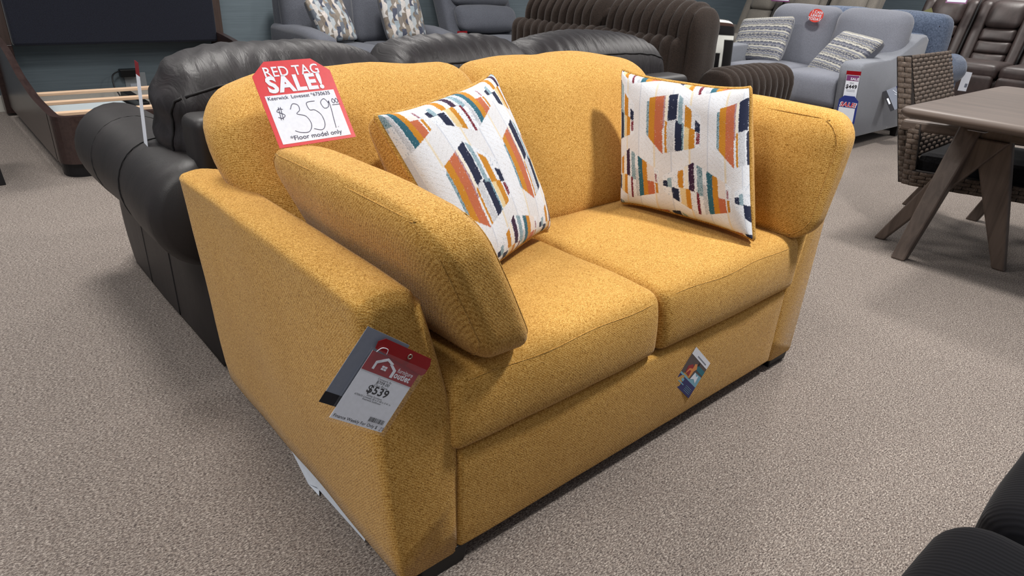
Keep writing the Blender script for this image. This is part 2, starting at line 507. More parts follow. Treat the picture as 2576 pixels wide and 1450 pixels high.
# ------------------------------------------------------------------ arm pillows
def arm_pillow(label, bi, bo, ti, to, y0, y1, z0, z1, mir):
    """cross-section corners: bottom inner/outer x, top inner/outer x"""
    cxm = (bi+bo+ti+to)/4
    t = thing('arm_pillow', label, 'pillow', (cxm, (y0+y1)/2, z0), 'mustard arm pillows of the loveseat')
    L = (abs((bi+ti)/2-(bo+to)/2), y1-y0, z1-z0)
    def fn(p, d, u):
        v = (p.z-z0)/(z1-z0)
        xb = bi+(bo-bi)*(.5+.5*u.x*(-1 if not mir else 1)); xt = ti+(to-ti)*(.5+.5*u.x*(-1 if not mir else 1))
        x = xb+(xt-xb)*v
        # keep puff of softbox
        bul = .022*(1-u.y**2)*(1-u.z**2)*u.x
        z = p.z-.016*(u.y**4)*(v)+.012*(1-v)*(u.y**4)
        y = p.y+.035*(v-.5)*(1 if u.y > 0 else -.15)
        z -= .02*v*(max(0, u.y)**2)
        q = Vector((x+bul, y, z))
        return wob(q, .004, 6)
    V, F = softbox((0, (y0+y1)/2, (z0+z1)/2), L, r=(.04, .085, .08), nn=(5, 16, 10), fn=fn, nr=6)
    body = rel(link('pillow_body', V, F, Y), t)
    # seams around both faces, where body faces meet the gusset
    for s in (-1, 1):
        P = []
        hy, hz = (y1-y0)/2-.009, (z1-z0)/2-.009; rc = .085
        loop = []
        for (cy, cz, a0) in ((hy-rc, hz-rc, 0), (-hy+rc, hz-rc, 90), (-hy+rc, -hz+rc, 180), (hy-rc, -hz+rc, 270)):
            for k in range(6):
                w = math.radians(a0+k*18); loop.append((cy+rc*math.cos(w), cz+rc*math.sin(w)))
        for (yy, zz) in loop:
            u = Vector((s*.90, yy/((y1-y0)/2), zz/((z1-z0)/2)))
            P.append(fn(Vector((0, (y0+y1)/2+yy, (z0+z1)/2+zz)), Vector(), u))
        V, F = tube_vf(snap(catmull(P, 3, True), body, .0004), .0016, 5, True)
        rel(link('seam', V, F, Y), t)
    return t
arm_pillow('mustard box pillow leaning over the left arm above the white price tag', .335, .185, .165, .03, -.045, .60, .497, .845, False)
arm_pillow('mustard box pillow leaning on the far right arm behind a throw pillow', 1.395, 1.50, 1.465, 1.60, -.05, .54, .49, .875, True)

# ------------------------------------------------------------------ patterned throw pillows
WHITE = (224, 227, 233); NAVY = (36, 42, 66); MUST = (192, 130, 42); RUST = (186, 104, 72); TEAL = (50, 98, 114)
MAR = (112, 34, 48); BEI = (218, 196, 150); LB = (196, 214, 224); GR = (176, 178, 184); PK = (224, 214, 208); CR = (228, 220, 204)
# stripes inside a block: (s0, s1, v0, v1, colour, speckle)
BA = [(0, .05, .1, 1, TEAL, .5), (.05, .17, 0, 1, MUST, .05), (.17, .33, 0, 1, RUST, .08), (.33, .36, 0, .6, MAR, .6), (.36, .41, 0, .5, CR, .2), (.37, .41, .5, 1, MUST, .1),
      (.42, .58, 0, .5, NAVY, .03), (.42, .54, .5, 1, GR, .5), (.60, .68, 0, .55, TEAL, .65), (.56, .68, .52, 1, NAVY, .04), (.68, .71, .5, 1, TEAL, .45),
      (.72, .84, .1, .56, MUST, .05), (.72, .80, .56, 1, BEI, .15), (.80, .90, .54, 1, MUST, .06), (.90, .99, .28, .58, NAVY, .2), (.93, .99, .6, .9, MAR, .25)]
BB = [(0, .07, .3, .62, NAVY, .15), (.07, .13, .2, .6, TEAL, .6), (.13, .23, .55, 1, NAVY, .04), (.22, .30, .05, .5, MUST, .05), (.25, .33, .5, 1, BEI, .1), (.31, .40, .5, 1, MUST, .06),
      (.32, .37, 0, .5, CR, .2), (.38, .46, 0, .52, (58, 36, 60), .1), (.48, .52, .5, 1, MAR, .2), (.50, .58, 0, .55, TEAL, .55), (.58, .63, .3, 1, GR, .4), (.64, .72, 0, 1, TEAL, .1),
      (.72, .80, 0, 1, MUST, .05), (.80, .92, 0, .5, PK, .1), (.80, .91, .52, 1, RUST, .08), (.93, .96, .2, .5, MAR, .5), (.93, .97, .55, 1, MUST, .15)]
def brush(u, v, ph=0):
    """u right, v up 0..1 -> colour"""
    phv = 0
    if isinstance(ph, tuple): ph, phv = ph
    pu, pv = .48, .41
    jag = .006*noise.noise(Vector((u*190, v*160, 1)))
    for row in range(4):
        vc = 1.09-pv*row+phv
        isA = row % 2 == 1
        off = (.26 if isA else .38)+ph
        k = math.floor((u-off)/pu); s = (u-off)-k*pu
        wd = .37 if isA else .455
        if s > wd: continue
        q = s/wd
        if isA: pk, tr, t0, t1, t2, b0, b1, b2 = .58, .32, .30, .48, .15, -.26, -.48, -.29
        else: pk, tr, t0, t1, t2, b0, b1, b2 = .45, .50, .14, .42, .20, -.12, -.41, -.17
        top = t0+(t1-t0)*q/pk if q < pk else t1+(t2-t1)*(q-pk)/(1-pk)
        bot = b0+(b1-b0)*q/tr if q < tr else b1+(b2-b1)*(q-tr)/(1-tr)
        hv = (v-vc)/pv/1.08
        if bot <= hv <= top:
            vv = 1-(hv-bot)/(top-bot)
            tab = BA if isA else BB
            qq = q+jag*2.0+.004*noise.noise(Vector((u*60, v*300, 5)))
            for (s0, s1, v0, v1, c, sp) in tab:
                if s0 <= qq < s1 and v0 <= vv+.02*noise.noise(Vector((u*200, v*40, 3))) <= v1:
                    nz = noise.noise(Vector((u*420, v*420, 9)))*.5+.5
                    if nz < sp*.9+.13: return tuple(.55*w+.45*x for w, x in zip(WHITE, c))
                    return c
            nz = noise.noise(Vector((u*300, v*90, 2)))
            if nz > .35: return (172, 182, 196)
            return WHITE
    # woven white ground with faint herringbone and cream columns
    cu = (u*1/pu*2) % 1
    base = WHITE if cu < .5 else (219, 219, 222)
    st = (u*26+v*30) % 1 if cu < .5 else (-u*26+v*30) % 1
    if st < .10 and noise.noise(Vector((u*90, v*90, 4))) > -.1: base = (206, 204, 204)
    if cu < .035: base = (200, 204, 214)
    if .5 < cu < .55: base = (222, 210, 188)
    return base
def stripes(u, v, ph=0):
    v2 = v*1.0+.004*math.sin(u*40)
    k = v2*34+ph
    i = math.floor(k); fr = k-i
    h = (i*7919+13) % 11
    ivory, slate, mid_, dk = (200, 197, 186), (98, 100, 112), (134, 136, 146), (66, 66, 76)
    if v > .93: return ivory if (math.floor(u*60)+math.floor(v*90)) % 2 else dk
    tab = {0: ivory, 1: slate, 2: mid_, 3: slate, 4: ivory, 5: mid_, 6: 'dash', 7: slate, 8: 'zig', 9: mid_, 10: 'dash'}
    c = tab[h]
    if c == 'dash':
        c = (ivory if (u*44) % 1 < .55 else dk) if .25 < fr < .75 else (ivory if fr > .8 else slate)
    elif c == 'zig':
        zz = abs(((u*16) % 1)-.5)*2; c = ivory if abs(fr-.2-.6*zz) < .16 else slate
    elif .7 < fr < .82 and h in (1, 3, 7): c = ivory
    n_ = noise.noise(Vector((u*200, v*60, 2)))*16
    return tuple(max(0, min(255, x+n_)) for x in c)
def mosaic(u, v, ph=0):
    pal = [(206, 202, 198), (84, 88, 104), (128, 118, 108), (160, 172, 180), (150, 140, 128), (186, 192, 196), (112, 118, 128), (214, 206, 200), (136, 128, 120)]
    c = u*9.5+.5*math.sin(v*9+ph)*.5; i = math.floor(c); fr = c-i
    off = ((i*37) % 10)/10
    k = v*4.2+off; j = math.floor(k); fk = k-j
    if fk < .55 and (fr-.0) > 1.0-abs(math.sin(fk*PI/.55))*.55: j += 5
    n_ = noise.noise(Vector((u*40, v*24, ph)))*14
    a = pal[(i*5+j*7+int(ph)) % 9]
    return tuple(max(0, min(255, x*.92+n_)) for x in a)
def throw(name, label, C, th, fn, matf, matb, matp, group=None, N=150, sag=.035, ears=.0, pipe=.0068, nf=1, cat='pillow', ph=0, dents=.004, sq=.36, flat_piping=True):
    """C = TL, TR, BR, BL seen from the front"""
    TL, TR, BR, BL = [Vector(c) for c in C]
    cen = (TL+TR+BR+BL)/4
    t = thing(name, label, cat, ((BL+BR)/2), group)
    nrm = (TR-TL+BR-BL).cross(TL-BL+TR-BR).normalized()*1.0
    W = (TR-TL).length; Hh = (TL-BL).length
    ux = (TR-TL+BR-BL).normalized(); uy = (TL-BL+TR-BR).normalized()
    def edge(u, v):
        U, Vv = 2*u-1, 2*v-1
        p = BL*(1-u)*(1-v)+BR*u*(1-v)+TR*u*v+TL*(1-u)*v
        sg = sag
        p = p-uy*(sg*Vv*(1-U**4)*abs(Vv)**1.5)-ux*(sg*.75*U*(1-Vv**4)*abs(U)**1.5)
        k_ = (abs(U)*abs(Vv))**5*.10
        p = p-(uy*Vv*Hh+ux*U*W)*k_*.75
        return p
    def surf(u, v, s):
        U, Vv = 2*u-1, 2*v-1
        h = max(0, (1-U*U)*(1-Vv*Vv))**sq
        p = edge(u, v)
        wr = dents*noise.noise(Vector((u*5, v*5, 3+s+(ph[0] if isinstance(ph, tuple) else ph)*3)))*min(1, h*3)
        return p+nrm*((th*.45 if s > 0 else -th*.8)*h+wr)
    for s, mt, nm in ((1, matf, 'front_panel'), (-1, matb, 'back_panel')):
        n = N if s == 1 else 30
        # cosine spacing near the border
        def sp(i): t_ = i/n; return t_*.55+.45*(.5-.5*math.cos(PI*t_))
        V = []; F = []; cols = []
        for j in range(n+1):
            for i in range(n+1):
                u, v = sp(i), sp(j)
                V.append(surf(u, v, s)); cols.append((u, v))
        for j in range(n):
            for i in range(n):
                q = (j*(n+1)+i, j*(n+1)+i+1, (j+1)*(n+1)+i+1, (j+1)*(n+1)+i)
                F.append(q if s == 1 else q[::-1])
        o = link(nm, V, F, mt)
        if s == 1 and fn:
            ca = o.data.color_attributes.new('pattern', 'FLOAT_COLOR', 'POINT')
            fl = []
            for (u, v) in cols:
                c = fn(u, v, ph); fl += [*lin(c), 1]
            ca.data.foreach_set('color', fl)
        rel(o, t)
    if pipe:
        P = []
        for k in range(40): P.append(edge(k/40, 0))
        for k in range(40): P.append(edge(1, k/40))
        for k in range(40): P.append(edge(1-k/40, 1))
        for k in range(40): P.append(edge(0, 1-k/40))
        V, F = tube_vf(P, pipe, 8, True); rel(link('piping', V, F, matp), t)
    return t
GP = 'brushstroke print throw pillows'
throw('throw_pillow', 'brushstroke print throw pillow with mustard piping leaning in the left corner of the loveseat',
      ((0.1879, 0.4356, 0.9341), (0.7165, 0.6372, 0.9777), (0.8201, 0.4247, 0.4981), (0.3405, 0.2176, 0.4981)), .17, brush, M['pattern'], Y, Y, GP, N=290, sag=.054, ph=(-.145, -.20))
throw('throw_pillow', 'brushstroke print throw pillow with mustard back standing upright on the right seat cushion',
      ((1.2036, 0.6122, 0.9686), (1.29, 0.1424, 0.9686), (1.236, -0.0088, 0.4934), (1.1604, 0.5042, 0.4934)), .16, brush, M['pattern'], Y, Y, GP, N=290, sag=.052, ph=(.045, 0))
# ------------------------------------------------------------------ loveseat tags
def octagon(w, h, c, cy):
    return [(0, 0), (w, 0), (w, h-cy), (w-c, h), (c, h), (0, h-cy)]
m, w, h = frame((.033, .655, .992), (.215, .655, .997), (.058, .535, .832))
t = thing('sale_tag', 'red tag sale sign with handwritten 359 pinned on the left back cushion', 'sign', mat=m)
plate('card', octagon(w, h, w*.2, h*.16), M['red'], t, 0, .001)
rect('price_paper', w*.055, h*.035, w*.945, h*.60, M['white'], t, .001, .0005)
text('heading', [('RED TAG', w*.5, h*.815, w*.185, .92, .012, 'CENTER'), ('SALE!', w*.49, h*.635, w*.285, .98, .042, 'CENTER')], M['white'], t, .0018)
text('handwritten_note', [('Keerwick  Loveseat *6750635', w*.075, h*.545, w*.066, 1.0, .0, 'LEFT')], M['pen'], t, .0022)
text('handwritten_note', [('*Floor model only', w*.17, h*.065, w*.082, 1.1, .0, 'LEFT')], M['pen'], t, .0022)
def W(P): return [(x*w, y*h) for x, y in P]
strokes('handwritten_price', [W(p) for p in [
    [(.21, .43), (.16, .44), (.13, .41), (.17, .39), (.21, .36), (.17, .33), (.12, .345)], [(.165, .46), (.145, .31)], [(.19, .46), (.17, .31)],
    [(.30, .42), (.35, .48), (.41, .46), (.41, .40), (.36, .36), (.46, .32), (.49, .22), (.43, .14), (.33, .14), (.26, .17)],
    [(.64, .485), (.53, .475), (.535, .39), (.60, .38), (.66, .31), (.66, .20), (.60, .14), (.50, .165)],
    [(.81, .44), (.77, .50), (.71, .46), (.73, .39), (.79, .40), (.82, .47), (.815, .36), (.80, .26), (.785, .14)],
    [(.86, .46), (.88, .49), (.90, .46), (.88, .435), (.86, .46)], [(.905, .46), (.925, .49), (.945, .46), (.925, .435), (.905, .46)], [(.85, .415), (.955, .415)], [(.815, .145), (.82, .15)]]],
    .0012, M['pen'], t, .0022)

m, w, h = frame((-.0455, -.043, .6745), (.060, -.041, .589), (-.137, -.037, .572))
t = thing('price_tag', 'clear sleeve price tag reading 539 hanging on the front of the left arm', 'price tag', mat=m)
rect('grey_card', -w*.16, h*.02, w*.55, h*1.02, M['grey_card'], t, -.004, .0008)
rect('card_foot', -w*.17, h*.02, w*.16, h*.16, M['ink'], t, -.0032, .0006)
rect('paper', w*.07, -h*.11, w*.93, h*.80, M['white'], t, 0, .0006)
rect('red_header', w*.07, h*.555, w*.93, h*.80, M['crimson'], t, .0006, .0004)
plate('vinyl_flap', [(w*.08, h*.83), (w*.97, h*.74), (w*1.01, h*.78), (w*1.01, h*.90), (w*.96, h*.985), (w*.14, h*.985), (w*.06, h*.92)], M['dark_red'], t, .0012, .0006)
hp = [(.20, .60), (.235, .60), (.235, .68), (.36, .75), (.46, .715), (.47, .745), (.35, .785), (.20, .70)]
plate('house_logo', [(x*w, y*h) for x, y in hp], M['white'], t, .0012, .0003)
plate('house_logo', [(x*w, y*h) for x, y in [(.42, .72), (.455, .735), (.56, .68), (.56, .575), (.515, .575), (.515, .665)]], M['white'], t, .0012, .0003)
for (a, b) in ((.33, .655), (.375, .655), (.33, .625), (.375, .625)): rect('logo_window', a*w, b*h, (a+.038)*w, (b+.024)*h, M['white'], t, .0012, .0003)
text('shop_name', [('furniture', w*.585, h*.668, w*.082, .92, .004, 'LEFT'), ('outlet', w*.575, h*.592, w*.118, .90, .03, 'LEFT')], M['white'], t, .0011)
text('price_print', [('Compare At', w*.5, h*.500, w*.042, 1.1, 0, 'CENTER')], M['ink'], t, .0007)
text('price_print', [('$709.00', w*.5, h*.455, w*.054, 1.2, .012, 'CENTER')], M['ink'], t, .0007)
text('price_print', [('Our Price', w*.5, h*.413, w*.048, 1.15, .004, 'CENTER')], M['ink'], t, .0007)
text('price_print', [('$539', w*.5, h*.316, w*.145, 1.15, .025, 'CENTER')], M['ink'], t, .0007)
for line in (('Ashley Furniture', w*.5, h*.272, w*.034, 1.1, .006, 'CENTER'), ('6750635 Loveseat 38 in X 68 in X 41 in', w*.5, h*.243, w*.034, 1.1, .004, 'CENTER'),
             ('Keerwick Sunflower', w*.5, h*.214, w*.034, 1.1, .006, 'CENTER'), ('Finance Weekly For Only $', w*.46, -h*.085, w*.058, 1.08, .012, 'CENTER')):
    text('small_print', [line], M['ink'], t, .0007)
strokes('handwritten_number', [[(x*w, y*h) for x, y in P] for P in ([(.865, -.06), (.885, -.045), (.89, -.06), (.865, -.09), (.89, -.09)], [(.90, -.05), (.92, -.045), (.915, -.065), (.925, -.08), (.905, -.09)])], .0007, M['pen'], t)
V = []; F = []
x = .62
while x < .88:
    b_ = rnd.choice((.006, .01, .014)); k = len(V)
    V += [(x*w, -.015*h, .0013), ((x+b_)*w, -.015*h, .0013), ((x+b_)*w, .045*h, .0013), (x*w, .045*h, .0013)]; F.append((k, k+1, k+2, k+3)); x += b_+rnd.choice((.007, .011))
link('barcode', V, F, M['ink'], t, False)
V, F = tube_vf([(w*.62+.004*math.cos(i*PI/6), h*.905+.004*math.sin(i*PI/6), .0024) for i in range(12)], .0012, 6, True)
link('grommet', V, F, M['steel'], t)
V, F = tube_vf(catmull([(w*.12, h*.80, .002), (w*.15, h*.87, .004), (w*.24, h*.88, .004), (w*.27, h*.82, .003)], 5), .0007, 6)
link('plastic_fastener', V, F, M['white'], t)
rect('clear_sleeve', w*.0, -h*.14, w*.98, h*.84, M['film'], t, .0045, .0003)

m, w, h = frame((.96, -.007, .282), (1.054, -.007, .194), (.876, -.007, .195))
t = thing('care_card', 'small blue and white photo card hanging on the front rail', 'card', mat=m)
rect('card', 0, 0, w, h, M['brown_print'], t, 0, .0008)
rect('white_strip', 0, h*.82, w, h, M['white'], t, .0008, .0003)
rect('blue_strip', 0, 0, w, h*.30, M['navy_card'], t, .0008, .0003)
rect('pale_strip', 0, h*.30, w, h*.345, M['lightblue_print'], t, .0008, .0003)
plate('teal_patch', [(w*.50, h*.62), (w*1.0, h*.62), (w*1.0, h*.74), (w*.50, h*.74)], M['teal'], t, .0008, .0003)
plate('blue_patch', [(w*.55, h*.345), (w, h*.345), (w, h*.58), (w*.6, h*.56)], M['lightblue_print'], t, .0008, .0002)
plate('white_picture', [(w*.55, h*.36), (w*.62, h*.56), (w*.75, h*.50), (w*.83, h*.55), (w*.86, h*.36), (w*.70, h*.42)], M['white'], t, .0011, .0002)
plate('red_picture', [(w*.18, h*.40), (w*.45, h*.38), (w*.50, h*.60), (w*.30, h*.66), (w*.15, h*.56)], M['crimson'], t, .0011, .0002)
plate('tan_picture', [(w*.20, h*.36), (w*.30, h*.50), (w*.38, h*.52), (w*.42, h*.34), (w*.48, h*.36), (w*.50, h*.55), (w*.58, h*.64), (w*.48, h*.74), (w*.38, h*.70), (w*.40, h*.58), (w*.26, h*.54)], M['skin_print'], t, .0013, .0002)
plate('dark_picture', [(w*.50, h*.70), (w*.58, h*.73), (w*.60, h*.79), (w*.53, h*.80)], M['ink'], t, .0013, .0002)
for k in range(4): rect('text_line', w*.55, h*(.06+.04*k), w*.9, h*(.068+.04*k), M['lightblue_print'], t, .0012, .0002)
rect('emblem', w*.20, h*.19, w*.32, h*.26, M['lightblue_print'], t, .0012, .0002)
rect('emblem_line', w*.10, h*.13, w*.42, h*.155, M['lightblue_print'], t, .0012, .0002)
rect('printed_caption', w*.30, h*.87, w*.85, h*.895, M['grey_card'], t, .0012, .0002)

t = thing('shipping_strip', 'torn white strip sticking out under the left arm of the loveseat', 'paper strip', (.01, .33, .012))
rel(link('strip', [(.012, .17, .022), (.006, .395, .022), (.0, .43, .010), (.008, .54, .040), (.02, .54, .048), (.02, .17, .048), (.03, .43, .03), (.004, .38, .006)],
     [(0, 1, 2, 3, 4, 5), (2, 7, 6)], M['white_dim'], smooth=False), t)

# ------------------------------------------------------------------ black leather sofa behind
BL_ = M['black_leather']
S = thing('leather_sofa', 'black leather sofa with rolled arm standing back to back with the loveseat', 'sofa', (1.15, 1.6, 0))
def roll_arm(x, y0, y1, zc, r, mat, parent, mir=1, low=.0):
    rings = []
    n = 26
    for i in range(n+1):
        t_ = i/n; y = y0+(y1-y0)*t_; e = 1
        d = min(t_, 1-t_)*(y1-y0)
        if d < .03: e = .86+.14*math.sqrt(max(0, 1-(1-d/.03)**2))
        ring = []
        for k in range(28):
            w = 2*PI*k/28
            bulge = 1+.03*math.sin(t_*PI*3)
            ring.append((x+r*e*bulge*math.cos(w)*mir, y, zc+r*e*bulge*math.sin(w)*(1 if math.sin(w) > 0 else 1.05)-low*t_))
        if mir > 0: ring.reverse()
        rings.append(ring)
    return loft('arm_roll', rings, mat, parent)
for (ax, mir) in ((.055, 1), (2.27, -1)):
    roll_arm(ax, 1.06, 2.10, .525, .155, BL_, S, mir)
    def pan(p, d, u):
        return p
    x0 = .02 if mir > 0 else 2.19
    # side panel with a bowed front end
    rings = []
    for i in range(25):
        t_ = i/24; z = .03+.42*t_
        yb, yf = 1.06, 2.12+.17*math.sin(PI*(.15+.8*t_))*(.75)
        ring = []
        for (xx, yy) in ((x0, yb), (x0, yb+.3), (x0-.004, yb+.6), (x0, yf-.12), (x0+.01, yf-.04), (x0+.04, yf), (x0+.10, yf), (x0+.13, yf-.05), (x0+.13, yb)):
            if mir < 0: xx = x0+.13-(xx-x0)+.0
            ring.append((xx, yy, z))
        if mir > 0: ring.reverse()
        rings.append(ring)
    loft('side_panel', rings, BL_, S)
for yy in (1.42, 1.78):
    tube('arm_seam', [(.055-.156*(1+.03*math.sin((yy-1.06)/1.08*PI*3))*math.cos(w), yy+.02*math.sin(w*2), .525+.156*(1+.03*math.sin((yy-1.06)/1.08*PI*3))*math.sin(w)) for w in [PI*(-.25+1.1*i/20) for i in range(21)]], .002, M['seam'], S, 5)
for yy in (1.48, 1.82):
    tube('side_seam', [(.018, yy+.03*z, z) for z in [.035+.33*i/8 for i in range(9)]], .0025, M['seam'], S, 5)
soft('back_frame', (1.16, 1.12, .42), (2.24, .14, .76), BL_, S, r=.03, nn=(20, 2, 6), puff=(0, .01, 0))
soft('seat_base', (1.16, 1.62, .22), (2.1, .92, .38), BL_, S, r=.03, nn=(12, 8, 3))
for i in range(3): soft('seat_cushion', (.48+.68*i, 1.76, .47), (.675, .72, .17), BL_, S, r=.05, nn=(8, 8, 2), puff=(.01, .01, .03))
for k, (x0, x1, zt) in enumerate(((.03, .765, .932), (.775, 1.425, .952), (1.435, 2.30, .955))):
    w_ = x1-x0
    def fn(p, d, u, x0=x0, x1=x1, k=k, w_=w_, zt=zt):
        t_ = (p.z-.57)/.38
        sx = (p.x-(x0+x1)/2)/(w_/2)
        p.y += .05*t_
        p.z -= .05*abs(sx)**3*max(0, t_)*(1.3 if (k == 0 and sx < 0) or (k == 2 and sx > 0) else .6)
        # gathered pleats running over the top
        if u.z > .4: p.z += .006*math.sin(p.x*115+3*math.sin(p.y*16+p.x*6))*(.4+.6*noise.noise(Vector((p.x*4, k, 1))))*min(1, (u.z-.4)*2)
        if u.x < -.7 and k == 0: p.x += .006*math.sin(p.z*60)
        return wob(p, .008, 5)
    bc = soft('back_cushion', ((x0+x1)/2, 1.30, .765), (w_, .30, zt-.575), M['leather_fold'], S, r=(.07, .10, .10), nn=(60, 6, 8), puff=(.01, .035, .02), fn=fn, nr=5)
    # welt across the back edge of the crown
    P = []
    for i in range(25):
        q = i/24; sx = 2*q-1; x = x0+.03+(w_-.06)*q
        P.append((x, 1.135+.012*abs(sx)**6*4, zt-.028-.06*abs(sx)**4))
    tube('welt', snap(P, bc, .001), .004, M['seam'], S, 6)
    if k == 0: bc0 = bc
P = [(.015, 1.165, .875), (.0, 1.20, .80), (.0, 1.215, .72), (.02, 1.23, .62)]
tube('welt', snap(catmull(P, 4), bc0, .001), .004, M['seam'], S, 6)
m, w, h = frame((.005, 1.36, .905), (.0, 1.30, .905), (-.005, 1.43, .66))
t = thing('price_tag', 'white price tag seen edge on at the side of the black leather sofa', 'price tag', mat=m)
rect('paper', 0, 0, w, h*.86, M['white'], t); rect('red_flap', 0, h*.86, w, h*1.02, M['dark_red'], t)
soft_tag = t

# ------------------------------------------------------------------ bed
B = thing('bed_frame', 'dark wood bed frame with navy upholstered headboard and pale slats', 'bed', (.9, 4.6, 0))
WD = M['bed_wood']
box('headboard_panel', (.145, 5.56, .515), (1.645, 5.72, 1.7), M['navy'], B, .02)
for x0, x1 in ((.0, .145), (1.645, 1.72)):
    box('headboard_post', (x0, 5.62, .52), (x1, 5.76, 1.7), M['post_wood'], B, .004)
    box('headboard_post_foot', (x0, 5.62, .02), (x1, 5.76, .52), WD, B, .004)
def rail(x0, x1):
    prof = []
    P = [(5.66, .60), (5.4, .58), (5.15, .55), (4.9, .49), (4.7, .43), (4.45, .39), (4.2, .36), (3.9, .352), (3.72, .35)]
    top = [(p.x, p.y) for p in catmull([(a, b, 0) for a, b in P], 4)]
    V = []; F = []
    n = len(top)
    for x in (x0, x1):
        for (y, z) in top: V.append((x, y, z))
        for (y, z) in top: V.append((x, y, .075))
    for i in range(n-1):
        F += [(i, i+1, n+i+1, n+i), (2*n+i+1, 2*n+i, 3*n+i, 3*n+i+1), (i+1, i, 2*n+i, 2*n+i+1), (n+i, n+i+1, 3*n+i+1, 3*n+i)]
    F += [(0, n, 3*n, 2*n), (n-1, 3*n-1, 4*n-1, 2*n-1)]
    o = link('side_rail', V, F, WD, smooth=False); rel(o, B)
rail(.03, .075); rail(1.64, 1.685)
def rr_ring(x0, y0, x1, y1, r, z):
    out = []
    for (cx, cy, a0) in ((x1-r, y0+.06, 0),):
        pass
    # footboard with rounded outer corners: plan ring
    pts = [(x0, y1)]
    for i in range(9): w = PI+i/8*PI/2; pts.append((x0+r+r*math.cos(w), y0+r+r*math.sin(w)))
    for i in range(9): w = -PI/2+i/8*PI/2; pts.append((x1-r+r*math.cos(w), y0+r+r*math.sin(w)))
    pts.append((x1, y1))
    th = .045
    pts.append((x1-th, y1))
    for i in range(9): w = -i/8*PI/2; pts.append((x1-r+(r-th)*math.cos(w), y0+r+(r-th)*math.sin(w)))
    for i in range(9): w = -PI/2-i/8*PI/2; pts.append((x0+r+(r-th)*math.cos(w), y0+r+(r-th)*math.sin(w)))
    pts.append((x0+th, y1))
    return [(x, y, z) for x, y in pts]
loft('footboard', [rr_ring(.03, 3.56, 1.685, 3.74, .10, z) for z in (.085, .09, .35, .352)], WD, B, smooth=False)
loft('plinth', [rr_ring(.045, 3.60, 1.67, 3.74, .10, z) for z in (0, .085)], M['black'], B, smooth=False)
box('plinth_side', (.085, 3.74, 0), (.12, 5.55, .075), M['black'], B, 0)
box('plinth_side', (1.60, 3.74, 0), (1.63, 5.55, .075), M['black'], B, 0)
for yy in (4.72, 4.36, 3.98):
    box('slat', (.075, yy-.03, .285), (1.64, yy+.03, .305), M['slat_wood'], B, .003)
t = thing('wrapped_panel', 'pale wrapped panel lying on the floor inside the bed frame', 'panel', (.4, 4.9, 0))
rel(box('panel_body', (.16, 4.55, .0), (.72, 5.3, .14), M['panel_white'], None, .01), t)
o = box('support_box', (.74, 4.7, 0), (.80, 5.3, .2), M['black'], None, .005); o.parent = B; o.data.transform(Matrix.Translation(-B.location))
t = thing('wall_outlet', 'small wall outlet plate low on the wall behind the bed', 'outlet', (.985, 5.83, .2))
rel(box('cover_plate', (.90, 5.82, .115), (1.07, 5.829, .25), M['cream_plastic'], None, .003), t)
rel(box('socket', (.935, 5.815, .125), (1.0, 5.822, .16), M['white_dim'], None, .002), t)
t = thing('power_adapter', 'black power adapter plugged in at the wall behind the bed', 'power adapter', (.95, 5.79, .27))
rel(box('adapter_body', (.86, 5.745, .225), (1.0, 5.815, .29), M['plastic_black'], None, .008), t)
P = catmull([(.87, 5.76, .28), (.80, 5.74, .25), (.785, 5.7, .17), (.81, 5.66, .08), (.80, 5.62, .03)], 6)
tube('cord', P, .006, M['plastic_black'], t, 6)
t = tube('floor_cable', catmull([(.22, 4.42, .146), (.3, 4.46, .147), (.42, 4.42, .146), (.47, 4.50, .146)], 6), .005, M['plastic_black'], None, 6)
tag(t, 'thin black cable curling on the pale panel inside the bed frame', 'cable')
N_ = thing('nightstand', 'black furniture leg at the left edge of the picture', 'side table', (-.55, 3.8, 0))
for (x, y) in ((-.33, 3.64), (-.95, 3.64), (-.33, 4.1), (-.95, 4.1)):
    rel(hexa('leg', [(x, y, 0), (x+.085, y, 0), (x+.085, y+.05, 0), (x, y+.05, 0)], [(x-.03, y, .45), (x+.055, y, .45), (x+.055, y+.05, .45), (x-.03, y+.05, .45)], M['black']), N_)
rel(box('table_box', (-.98, 3.62, .45), (-.27, 4.16, .66), M['black']), N_)

# ------------------------------------------------------------------ brown corduroy sofa
def ribs(axis, pitch, amp):
    def fn(p, d, u):
        s = abs(math.sin(PI*p[axis]/pitch+.35*noise.noise(p*2)))**.55
        dd = Vector(d); dd[axis] *= .3
        return wob(p+dd*amp*(s-.6), .006, 6)
    return fn
PL = M['plush']
S = thing('corduroy_sofa', 'brown channel tufted plush sofa seen from behind and side', 'sofa', (3.7, 2.4, 0))
soft('back_body', (3.2, 2.52, .46), (.22, 1.58, .84), PL, S, r=.07, nn=(3, 150, 6), fn=ribs(1, .075, .03), nr=4)
for y0, y1 in ((1.66, 2.44), (2.46, 3.26)):
    soft('back_cushion', (3.31, (y0+y1)/2, .76), (.29, y1-y0, .60), PL, S, r=(.13, .08, .14), nn=(6, 90, 8), puff=(.02, .01, .02), fn=ribs(1, .075, .042), nr=8)
for y0 in (1.43, 3.20):
    soft('arm', (3.66, y0+.115, .36), (.82, .25, .70), PL, S, r=(.05, .11, .11), nn=(80, 3, 8), puff=(.0, .01, .01), fn=ribs(0, .075, .026), nr=4)
soft('seat_base', (3.65, 2.43, .2), (.8, 1.55, .36), PL, S, r=.04, nn=(4, 8, 3))
for y0 in (1.68, 2.44): soft('seat_cushion', (3.75, y0+.37, .45), (.68, .74, .16), PL, S, r=.06, nn=(4, 60, 3), puff=(.01, .01, .03), fn=ribs(1, .075, .02))
m, w, h = frame((4.13, 1.55, .62), (4.13, 1.44, .61), (4.12, 1.57, .25))
